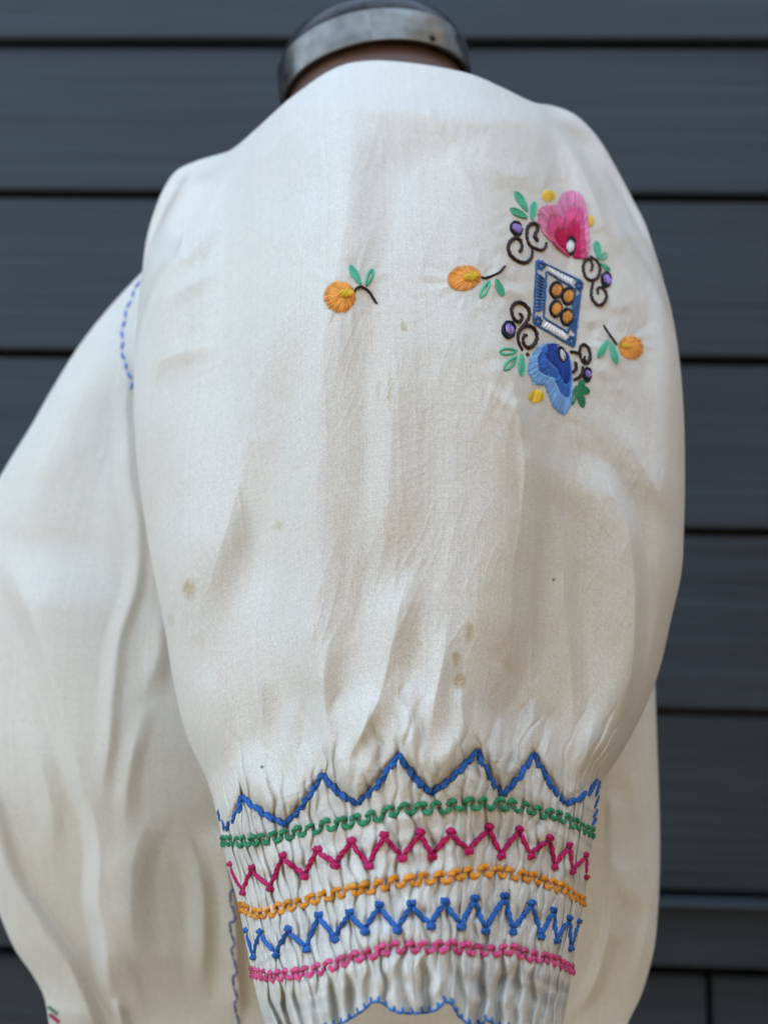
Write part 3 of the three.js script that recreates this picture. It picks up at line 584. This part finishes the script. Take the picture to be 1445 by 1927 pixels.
// threads side by side from an inner to an outer line
function satin(outer, inner, { pitch = 3.3, r = 1.55, lift = 1.8, arch = 3, rag = 2, over = 0, tone = 0.8 } = {}) {
  const a = curve(outer), b = curve(inner), n = Math.max(3, Math.round(Math.max(a.length2, b.length2) / pitch)), gs = [];
  for (let i = 0; i <= n; i++) {
    const A = a(i / n), B = b(i / n), L = Math.max(1, Math.hypot(A[0] - B[0], A[1] - B[1])), ux = (A[0] - B[0]) / L, uy = (A[1] - B[1]) / L, e1 = jig(rag), e0 = over + jig(rag), w = jig(.35);
    const p0 = [B[0] - ux * e0 - uy * w, B[1] - uy * e0 + ux * w, lift * 0.6], p1 = [A[0] + ux * e1 - uy * w, A[1] + uy * e1 + ux * w, 0.2];
    gs.push(ropeGeo([p0, [(p0[0] + p1[0]) / 2, (p0[1] + p1[1]) / 2, lift + arch + jig(.25)], p1], r, { seg: 6, ripple: .1, lobes: 2, turn: 14, taper: .6, shade: 1 - tone / 2 + tone * rnd(), span: 8 }));
  }
  const m = Math.max(3, Math.round(Math.max(a.length2, b.length2) / 4.5));
  for (let i = 0; i <= m; i++) { const A = a(i / m), B = b(i / m), L = Math.max(1, Math.hypot(A[0] - B[0], A[1] - B[1])), c = 1.5 / L; gs.push(ropeGeo([[B[0], B[1], lift * .5], [(A[0] + B[0]) / 2, (A[1] + B[1]) / 2, lift * .6 + arch * .3], [lerp(A[0], B[0], c), lerp(A[1], B[1], c), 0]], 2.7, { seg: 6, ripple: 0, taper: .7, shade: .9, span: 8 })); }
  return mergeGeometries(gs);
}
// an oval of parallel threads
function oval(cx, cy, rx, ry, tilt, { dir = 0, pitch = 3.2, r = 1.75, lift = 1.4, arch = 2.2, tone = .5 } = {}) {
  const end = lift > 2 ? lift * 0.8 : 0.3;
  const gs = [], c = Math.cos(tilt), s = Math.sin(tilt), n = Math.max(3, Math.round(2 * rx / pitch)), cd = Math.cos(dir), sd = Math.sin(dir);
  for (let i = 0; i < n; i++) {
    const q = ((i + .5) / n * 2 - 1), h = Math.sqrt(1 - q * q * 0.94) * ry * (1 + jig(.05)), x = q * rx;
    const pt = (u, v, l) => { const X = u + v * sd, Y = v * cd; return [cx + X * c - Y * s, cy + X * s + Y * c, l]; };
    gs.push(ropeGeo([pt(x, -h, end), pt(x + jig(.4), 0, lift + arch * Math.sqrt(1 - q * q * .8)), pt(x, h, end)], r, { seg: 6, ripple: .1, lobes: 2, turn: 14, taper: .6, shade: 1 - tone / 2 + tone * rnd(), span: 8 }));
  }
  return mergeGeometries(gs);
}
// a ring-shaped outline of short stitches
function ring(cx, cy, rx, ry, tilt, r) {
  const pts = [], c = Math.cos(tilt), s = Math.sin(tilt); for (let i = 0; i <= 18; i++) { const a = i / 18 * Math.PI * 2, x = Math.cos(a) * rx + jig(.5), y = Math.sin(a) * ry + jig(.5); pts.push([cx + x * c - y * s, cy + x * s + y * c, .8]); }
  return ropeGeo(pts, r, { seg: 8, ripple: .2, lobes: 3, turn: 12, taper: 1 });
}
function scroll(z, pts, r = 4.0, parent) { return part('scroll_stem', ropeGeo(mapPts(z, pts).map(p => [...p, 1.2]), r, { seg: 12, lobes: 3, ripple: .28, turn: 20, taper: .6, step: 2 }), threadMat(T.brown), parent); }
// lazy-daisy leaf: two ropes from base to tip, sometimes with a filling thread
function leaf(parent, base, tip, wd, fill = true, r = 2.8, hex = T.mint) {
  const dx = tip[0] - base[0], dy = tip[1] - base[1], L = Math.hypot(dx, dy), ux = dx / L, uy = dy / L, gs = [];
  const P = (s, w, l) => [base[0] + ux * s * L - uy * w, base[1] + uy * s * L + ux * w, l];
  for (const k of [-1, 1]) gs.push(ropeGeo([P(0, 0, .6), P(.35, k * wd * .8, 1.2), P(.72, k * wd, 1.2), P(1, k * .6, .6)], r, { seg: 8, lobes: 3, turn: 15, ripple: .18, taper: .55, shade: .85 + .25 * rnd() }));
  if (fill) { gs.push(ropeGeo([P(.05, 0, 1), P(.5, jig(.6), 1.4), P(.9, 0, .6)], r * .9, { seg: 8, lobes: 3, turn: 15, shade: .8 + .25 * rnd() })); if (wd > 3.6) for (const k of [-1, 1]) gs.push(ropeGeo([P(.15, 0, 1), P(.5, k * wd * .45, 1.1), P(.85, k * .4, .6)], r * .8, { seg: 8, lobes: 3, turn: 15, shade: .8 + .25 * rnd() })); }
  return part('leaf', mergeGeometries(gs), threadMat(hex), parent);
}
function berry(cx, cy, rx, ry, ix, iy, irx, iry, tilt) {
  const g = group('berry', 'lilac berry outlined in black thread');
  part('outline', mergeGeometries([oval(cx, cy, rx * .95, ry * .95, tilt, { lift: .6, arch: .8, pitch: 2.4, r: 2 }), ring(cx, cy, rx * .95, ry * .95, tilt, 3)]), threadMat(T.black), g);
  part('fill', oval(ix, iy, irx, iry, tilt, { dir: .3, lift: 4.6, arch: 2 }), threadMat(T.lilac), g);
}
function bud(label, cx, cy, rx, ry, tilt, ex, ey, erx, ery, etilt, stem, leaves) {
  const g = group('flower_bud', label), gs = [];
  // petals: threads fanning out from the eye
  const n = 44, c = Math.cos(tilt), s = Math.sin(tilt);
  for (let lay = 0; lay < 2; lay++) for (let i = 0; i < n; i++) {
    const a = i / n * Math.PI * 2 + lay * .05, X = Math.cos(a) * rx * (lay ? .68 : 1) * (1 + jig(.035)), Y = Math.sin(a) * ry * (lay ? .68 : 1) * (1 + jig(.035));
    const ox = cx + X * c - Y * s, oy = cy + X * s + Y * c, f = .42;
    gs.push(ropeGeo([[lerp(ox, ex, 1 - f * .5), lerp(oy, ey, 1 - f * .5), 1.5 + lay], [lerp(ox, ex, .4), lerp(oy, ey, .4), 2.6 + lay * .8], [ox, oy, .2 + lay]], 1.75, { seg: 6, lobes: 2, ripple: .1, taper: .6, shade: .72 + .5 * rnd(), span: 8 }));
  }
  part('petals', mergeGeometries(gs), threadMat(T.apricot), g);
  part('eye', oval(ex, ey, erx, ery, etilt, { lift: 9, arch: 2, dir: -.5 }), threadMat(T.gold), g);
  part('stem', ropeGeo(stem.map(p => [...p, 1]), 2.7, { seg: 10, lobes: 3, ripple: .2, turn: 18, taper: .7 }), threadMat(T.brown), g);
  for (const [b, t, w, f] of leaves) leaf(g, b, t, w, f, 2.5);
}
{
  const d = (x, y) => zD(x, y);
  bud('orange bud with yellow eye and leaves above it', ...d(212, 355), 31, 31, .1, ...d(258, 328), 11.5, 11, .2, [d(312, 322), d(330, 298), d(360, 288), d(395, 305), d(425, 335), d(445, 370), d(470, 405)], [[d(360, 278), d(282, 138), 4.2, true], [d(392, 285), d(440, 165), 4.2, false]]);
  bud('orange bud with yellow eye lying beside the scrolls', ...d(1058, 228), 33, 25, -.22, ...d(1112, 216), 15, 10, -.1, [d(1170, 215), d(1190, 228), d(1225, 222), d(1270, 205), d(1305, 185), d(1330, 155), d(1345, 145)], [[d(1235, 242), d(1168, 365), 4.4, false], [d(1272, 230), d(1325, 352), 4.6, true]]);
  const q = (x, y) => zC(x, y);
  bud('orange bud with yellow eye at the sleeve side', ...q(795, 1585), 25, 23, .45, ...q(722, 1560), 8.5, 6.5, .3, [q(412, 1262), q(430, 1310), q(455, 1350), q(500, 1415), q(540, 1470), q(575, 1520), q(605, 1555)], [[q(478, 1470), q(328, 1735), 4.2, true], [q(505, 1500), q(600, 1820), 5, true]]);
}
{
  // pink heart flower
  const g = group('heart_flower', 'pink heart flower in three shades with a white eye');
  const out = mapPts(zA, [[1085, 885], [1105, 760], [1110, 640], [1105, 520], [1095, 400], [1070, 270], [1040, 180], [1000, 95], [940, 50], [870, 45], [800, 75], [745, 140], [715, 210], [712, 245], [670, 230], [600, 228], [530, 245], [480, 300], [465, 380], [472, 450], [500, 530], [560, 610], [600, 650]]);
  const mid = mapPts(zA, [[1070, 885], [1062, 790], [1058, 660], [1045, 540], [1035, 430], [1025, 330], [1000, 270], [950, 245], [890, 245], [845, 275], [820, 330], [800, 385], [785, 410], [730, 375], [680, 365], [625, 375], [595, 430], [585, 490], [575, 560], [585, 610], [610, 640], [640, 660], [660, 690]]);
  const deep = mapPts(zA, [[1000, 890], [990, 800], [985, 700], [990, 600], [985, 520], [960, 455], [920, 440], [880, 450], [850, 485], [820, 520], [790, 525], [750, 515], [710, 520], [680, 545], [665, 590], [668, 640], [680, 690], [700, 730], [730, 770], [760, 800], [790, 825], [820, 845], [850, 860]]);
  const core = mapPts(zA, [[905, 880], [925, 820], [935, 760], [938, 720], [935, 680], [920, 650], [900, 635], [885, 630], [870, 630], [860, 635], [850, 645], [842, 655], [835, 670], [830, 690], [825, 710], [820, 730], [818, 750], [815, 770], [815, 790], [818, 810], [822, 825], [830, 840], [860, 865]]);
  part('petal_layer', satin(out, mid, { over: 2, lift: 1.4 }), threadMat(T.rose), g, 'pale pink outer petal layer');
  part('petal_layer', satin(mid, deep, { over: 2, lift: 2.2 }), threadMat(T.rose2), g, 'mid pink petal layer');
  part('petal_layer', satin(deep, core, { over: 1, lift: 2.8, arch: 2 }), threadMat(T.crimson), g, 'crimson inner petal layer');
  part('outline', mergeGeometries([ring(...zA(876, 740), 9.5, 17, .1, 2.8), oval(...zA(876, 740), 9, 16, .1, { lift: 3.4, arch: 1.2, pitch: 2.4, r: 2 })]), threadMat(T.black), g);
  part('eye', oval(...zA(872, 748), 7.5, 12.5, .1, { lift: 5.5, arch: 1.8 }), threadMat(T.white), g);
}
{
  const g = group('heart_flower', 'blue heart flower in three shades with a white eye');
  const out = mapPts(zB, [[640, 715], [590, 745], [530, 800], [490, 880], [465, 960], [455, 1050], [470, 1130], [500, 1210], [540, 1255], [600, 1265], [660, 1275], [695, 1305], [710, 1370], [740, 1440], [770, 1520], [810, 1590], [870, 1640], [930, 1680], [980, 1650], [1020, 1580], [1045, 1480], [1050, 1370], [1045, 1280]]);
  const mid = mapPts(zB, [[700, 710], [650, 760], [610, 820], [585, 890], [580, 970], [595, 1050], [640, 1100], [700, 1130], [760, 1155], [800, 1165], [820, 1200], [840, 1260], [870, 1330], [920, 1400], [970, 1440], [1005, 1440], [1025, 1400], [1035, 1340], [1038, 1290], [1040, 1250], [1040, 1200], [1038, 1150], [1036, 1110]]);
  const deep = mapPts(zB, [[745, 705], [720, 760], [700, 820], [690, 880], [720, 930], [770, 985], [820, 1025], [845, 1050], [870, 1080], [890, 1130], [915, 1190], [950, 1240], [990, 1260], [1015, 1220], [1028, 1180], [1032, 1130], [1034, 1090], [1034, 1050], [1032, 1020], [1030, 990], [1026, 960], [1022, 930], [1018, 900]]);
  const core = mapPts(zB, [[860, 715], [855, 740], [850, 770], [850, 800], [852, 825], [856, 850], [862, 870], [868, 890], [878, 910], [890, 930], [905, 945], [920, 955], [935, 955], [948, 945], [956, 930], [962, 915], [968, 900], [972, 885], [975, 870], [976, 850], [976, 835], [974, 820], [972, 805]]);
  part('petal_layer', satin(out, mid, { over: 2, lift: 1.4, rag: 2.2 }), threadMat(T.sky), g, 'pale blue outer petal layer');
  part('petal_layer', satin(mid, deep, { over: 2, lift: 2.2, rag: 2.2 }), threadMat(T.cobalt), g, 'mid blue petal layer');
  part('petal_layer', satin(deep, core, { over: 1, lift: 2.8, arch: 2 }), threadMat(T.navy), g, 'deep blue inner petal layer');
  part('outline', mergeGeometries([ring(...zB(912, 850), 7.5, 15, -.2, 2.6), oval(...zB(912, 850), 7, 14, -.2, { lift: 3.4, arch: 1, pitch: 2.4, r: 2 })]), threadMat(T.black), g);
  part('eye', oval(...zB(925, 850), 5, 12, -.2, { lift: 5.2, arch: 1.6 }), threadMat('#f6f2e8'), g);
}
{
  // openwork square
  const g = group('openwork_square', 'blue openwork square with white bars and four orange dots');
  const q = (x, y) => [900 + x / 3.854, 320 + y / 3.854];
  const O = [q(425, 655), q(748, 808), q(694, 1282), q(402, 1112)], I = [q(492, 735), q(708, 868), q(652, 1182), q(472, 1072)];
  const wob2 = (a, b, k) => { const n = Math.max(4, Math.round(Math.hypot(b[0] - a[0], b[1] - a[1]) / 4)), r = []; for (let i = 0; i <= n; i++) r.push([lerp(a[0], b[0], i / n) + jig(k), lerp(a[1], b[1], i / n) + jig(k), 1]); return r; };
  const gs = [];
  for (let e = 0; e < 4; e++) for (const B of [O, I]) { gs.push(ropeGeo(wob2(B[e], B[(e + 1) % 4], .9), 2.3, { seg: 8, lobes: 3, ripple: .25, turn: 9, taper: 1 })); }
  // small wrapped ticks across the lines
  for (let e = 0; e < 4; e++) for (const B of [O, I]) {
    const a = B[e], b = B[(e + 1) % 4], L = Math.hypot(b[0] - a[0], b[1] - a[1]), n = Math.round(L / 4.6), nx = -(b[1] - a[1]) / L, ny = (b[0] - a[0]) / L;
    for (let i = 0; i < n; i++) { const t = (i + .5) / n, x = lerp(a[0], b[0], t), y = lerp(a[1], b[1], t), s = B === O ? -1 : 1; gs.push(ropeGeo([[x - nx * 1.5 * s, y - ny * 1.5 * s, 2], [x + nx * 1 * s, y + ny * 1 * s, 2.6], [x + nx * (2.5 + rnd() * 1.5) * s, y + ny * (2.5 + rnd() * 1.5) * s, .6]], 1.25, { seg: 6, lobes: 2, shade: .8 + .35 * rnd() })); }
  }
  part('frame', mergeGeometries(gs), threadMat(T.lace), g);
  // corners wrapped in loops
  for (let e = 0; e < 4; e++) { const [x, y] = [lerp(O[e][0], I[e][0], .45), lerp(O[e][1], I[e][1], .45)], cs = []; for (let k = 0; k < 7; k++) { const a = k / 7 * 6.28 + e; cs.push(ropeGeo([[x + Math.cos(a) * 2.2, y + Math.sin(a) * 2.2, 1.2], [x + Math.cos(a + .3) * 5, y + Math.sin(a + .3) * 5, 2.4], [x + Math.cos(a + .7) * 8.4, y + Math.sin(a + .7) * 10.5, .8]], 3.0, { seg: 6, lobes: 2, shade: .75 + .4 * rnd() })); } part('corner_knot', mergeGeometries(cs), threadMat(T.blueDark), g); }
  // white bars at top and bottom, blue rungs at the sides
  for (const [e, name, hex, n, r] of [[0, 'white_bar', '#fbf8ef', 8, 2.5], [2, 'white_bar', '#fbf8ef', 8, 2.4], [1, 'rung', T.lace, 13, 2.0], [3, 'rung', T.lace, 11, 2.5]]) for (let i = 0; i < n; i++) {
    const t = (i + 1) / (n + 1), u = lerp(.14, .86, t), a = [lerp(O[e][0], O[(e + 1) % 4][0], u), lerp(O[e][1], O[(e + 1) % 4][1], u)], b = [lerp(I[e][0], I[(e + 1) % 4][0], u), lerp(I[e][1], I[(e + 1) % 4][1], u)];
    const f = name === 'rung' ? 0 : .14;
    part(name, ropeGeo([[lerp(a[0], b[0], f), lerp(a[1], b[1], f), .8], [lerp(a[0], b[0], .5), lerp(a[1], b[1], .5), 3.2], [lerp(a[0], b[0], 1 - f), lerp(a[1], b[1], 1 - f), .8]], r, { seg: 8, lobes: 2, turn: 10, shade: .9 + .15 * rnd() }), threadMat(hex), g);
  }
  // the drawn-thread holes of the left side
  for (let i = 0; i < 11; i++) { const u = lerp(.17, .83, (i + .5) / 11), a = [lerp(O[3][0], O[0][0], u), lerp(O[3][1], O[0][1], u)], b = [lerp(I[3][0], I[0][0], u), lerp(I[3][1], I[0][1], u)]; part('hole_thread', oval((a[0] + b[0]) / 2, (a[1] + b[1]) / 2, 2.2, 3.4, 1.4, { lift: .1, arch: .2, pitch: 2.4 }), threadMat(T.black), g); }
  for (const [x, y, rx, ry] of [[568, 870, 9, 12], [653, 914, 8.6, 12.5], [566, 1005, 8.6, 12], [645, 1064, 8.2, 12.5]]) {
    const [cx, cy] = q(x, y), d2 = part('dot', oval(cx, cy, rx, ry, .05, { lift: 4.4, arch: 2.2, dir: -.12, pitch: 3, r: 1.75 }), threadMat(T.apricot), g);
    part('outline', mergeGeometries([oval(cx - 2.6, cy + 1, rx + 3, ry + 3, .05, { lift: .6, arch: .6, pitch: 2.4, r: 2 }), ring(cx - 1.6, cy + .5, rx + 2.5, ry + 3, .05, 3)]), threadMat(T.black), d2);
  }
}
// scrolls
scroll(zA, [[265, 800], [235, 815], [268, 790], [272, 720], [240, 660], [190, 645], [130, 690], [105, 760], [130, 850], [190, 910], [260, 945], [330, 945], [380, 905], [405, 840], [398, 790]]);
scroll(zA, [[480, 560], [440, 580], [430, 640], [465, 680], [440, 610], [470, 530], [455, 475], [400, 465], [350, 510], [335, 590], [345, 680], [385, 750], [450, 780], [520, 795], [570, 750], [578, 690]]);
scroll(zC, [[215, 520], [245, 495], [255, 440], [240, 390], [215, 350], [160, 375], [128, 450], [135, 540], [170, 620], [240, 650], [310, 625], [355, 550], [358, 460], [315, 380], [250, 330], [215, 300]], 3.5);
scroll(zC, [[340, 850], [325, 800], [335, 755], [385, 750], [440, 820], [450, 890], [410, 965], [350, 1000], [290, 965], [245, 890], [240, 800], [255, 720], [265, 650]], 3.5);
scroll(zB, [[330, 290], [370, 310], [375, 365], [330, 405], [275, 380], [240, 300], [235, 220], [280, 155], [345, 140], [420, 180], [470, 250], [470, 340], [430, 410], [380, 470]]);
scroll(zB, [[455, 600], [420, 580], [390, 640], [400, 710], [450, 755], [520, 730], [570, 660], [575, 570], [530, 490], [450, 455], [370, 490], [320, 570], [320, 660], [355, 740], [385, 800]]);
scroll(zB, [[430, 850], [455, 845], [470, 835]], 3.4);
scroll(zB, [[1020, 810], [1090, 815], [1150, 840]], 3.4);
scroll(zB, [[1230, 860], [1225, 920], [1260, 970], [1295, 920], [1300, 840], [1270, 750], [1210, 710], [1165, 760], [1165, 850], [1190, 940], [1240, 990]], 3.4);
scroll(zB, [[1085, 940], [1110, 980], [1105, 1050], [1070, 1085], [1050, 1070]], 3.4);
scroll(zB, [[1195, 1000], [1200, 1080], [1160, 1150], [1110, 1180], [1070, 1190]], 3.4);
// berries, leaves, yellow dots
berry(...zA(205, 525), 10.5, 13.5, ...zA(215, 520), 8, 11, -.35);
berry(...zC(445, 640), 9, 14.5, ...zC(462, 632), 6.2, 10.5, .05);
berry(...zB(195, 510), 12.5, 16, ...zB(208, 500), 8.2, 11, .15);
berry(...zB(1258, 1120), 7.5, 13.5, ...zB(1276, 1110), 4.8, 9, 0);
{
  let g = group('leaf_sprig', 'green leaves beside the pink heart flower');
  leaf(g, zA(350, 320), zA(190, 65), 5.2, true, 2.8); leaf(g, zA(345, 395), zA(125, 280), 5, true, 2.8); leaf(g, zA(395, 430), zA(430, 185), 4.2, true, 2.8);
  g = group('leaf_sprig', 'small green leaves above the berry at the sleeve side');
  leaf(g, zC(350, 370), zC(305, 95), 4.6, true, 2.7); leaf(g, zC(370, 370), zC(455, 265), 3.8, false, 2.3); leaf(g, zC(375, 410), zC(500, 520), 3.0, true, 2.5);
  g = group('leaf_sprig', 'three green looped leaves beside the blue heart flower');
  leaf(g, zB(320, 800), zB(65, 810), 5.2, false, 2.7); leaf(g, zB(310, 870), zB(125, 1060), 5.4, false, 2.7); leaf(g, zB(375, 830), zB(365, 1140), 4.8, true, 2.7);
  g = group('leaf_sprig', 'dark green leaves under the small lilac berry');
  leaf(g, zB(1120, 1260), zB(1060, 1530), 3.2, false, 2.5, T.green); leaf(g, zB(1130, 1270), zB(1210, 1570), 5, true, 2.7, T.green); leaf(g, zB(1130, 1260), zB(1290, 1370), 4.6, true, 2.7, T.green); leaf(g, zB(1140, 1250), zB(1230, 1210), 3.4, true, 2.7, T.green);
}
part('yellow_dot', oval(...zA(605, 118), 12.5, 12.5, .1, { dir: -.1, pitch: 3, r: 1.9 }), threadMat(T.yellow));
part('yellow_dot', oval(...zA(1128, 428), 5, 13.5, 0, { dir: 0, pitch: 2.6, r: 1.7 }), threadMat(T.yellow));
part('yellow_dot', oval(...zB(568, 1415), 14, 14.5, .15, { dir: -.15, pitch: 3, r: 1.9 }), threadMat(T.yellow));

// ---------------------------------------------------------------- dress form
const form = new THREE.Group(); form.name = 'dress_form';
{
  const ringC = at(709, 186, 0.585);
  form.position.set(ringC.x, 0, ringC.z); scene.add(form);
  form.userData = { label: 'old dress form with brown wooden neck under a worn metal cap', category: 'dress form' };
  const metalTex = pixelTexture(512, 256, (i, j) => { const a = N3(i / 60, j / 50, 3), b = N3(i / 14, j / 18, 8), c = N3(i / 5, j / 40, 12); const k = 168 + 34 * a + 22 * b + 10 * c; return [k + 3, k, k - 8 - 14 * Math.max(0, a)]; }, true);
  const metalRough = pixelTexture(512, 256, (i, j) => { const k = 120 + 60 * N3(i / 40, j / 40, 5) + 40 * N3(i / 9, j / 12, 15); return [k, k, k]; }, false);
  const metal = new THREE.MeshStandardMaterial({ color: new THREE.Color(0.33, 0.32, 0.29), map: metalTex, roughnessMap: metalRough, roughness: 0.7, metalness: 1.0 });
  const bronze = new THREE.MeshStandardMaterial({ color: new THREE.Color(0.075, 0.064, 0.053), map: metalTex, roughnessMap: metalRough, roughness: 0.8, metalness: 1.0 });
  const wood = new THREE.MeshStandardMaterial({ color: new THREE.Color(0.19, 0.095, 0.055), map: grainColor.clone(), roughness: 0.55 });
  wood.map.repeat.set(2, 1.2); wood.map.needsUpdate = true;
  const iron = new THREE.MeshStandardMaterial({ color: 0x222222, roughness: 0.5, metalness: 0.8 });
  const canvas = new THREE.MeshStandardMaterial({ color: new THREE.Color(0.45, 0.36, 0.27), roughness: 0.9 });
  const lathe = (name, prof, mat, parent) => { const m = new THREE.Mesh(new THREE.LatheGeometry(prof.map(p => new THREE.Vector2(p[0], p[1])), 96), mat); m.name = name; parent.add(m); return m; };
  const head = new THREE.Group(); head.name = 'neck_cap'; head.position.set(0, ringC.y, 0); head.rotation.z = 0.15; form.add(head);
  const R = 0.0575, bh = 0.0195;
  lathe('band', [[R - .003, .0004], [R - .0006, 0], [R, .0008], [R + .0002, bh - .001], [R - .0006, bh], [R - .0022, bh + .0004]], metal, head);
  const dome = []; for (let i = 0; i <= 24; i++) { const a = i / 24 * Math.PI / 2; dome.push([Math.max(1e-5, (R - .0012) * Math.cos(a)), bh - .001 + .031 * Math.sin(a)]); }
  lathe('dome', dome, bronze, head);
  lathe('neck', [[.001, -.16], [.058, -.16], [.0565, -.10], [.0535, -.05], [.0525, -.01], [.0525, .012], [.001, .012]], wood, head);
  const rv = new THREE.Mesh(new THREE.SphereGeometry(.0022, 12, 8), iron); rv.name = 'rivet'; rv.scale.set(1, 1, .5); { const a = .62; rv.position.set(Math.sin(a) * R, .004, Math.cos(a) * R); rv.rotation.y = a; } head.add(rv);
  // trunk under the blouse, pole and foot
  const y0 = at(700, 1960, .6).y, y1 = ringC.y - .1, tr = lathe('torso', [[.001, y0 + .02], [.09, y0 + .02], [.10, lerp(y0, y1, .3)], [.118, lerp(y0, y1, .55)], [.10, lerp(y0, y1, .78)], [.06, y1 - .02], [.001, y1 - .01]], canvas, form);
  tr.scale.z = .21; tr.position.set(.0, 0, -.075);
  lathe('pole', [[.001, .03], [.014, .03], [.014, y0 + .03], [.001, y0 + .03]], iron, form).position.z = -.075;
  lathe('foot', [[.001, 0], [.17, 0], [.17, .012], [.12, .02], [.04, .035], [.001, .035]], iron, form).position.z = -.02;
}
shadow(form);

renderer.render(scene, camera);
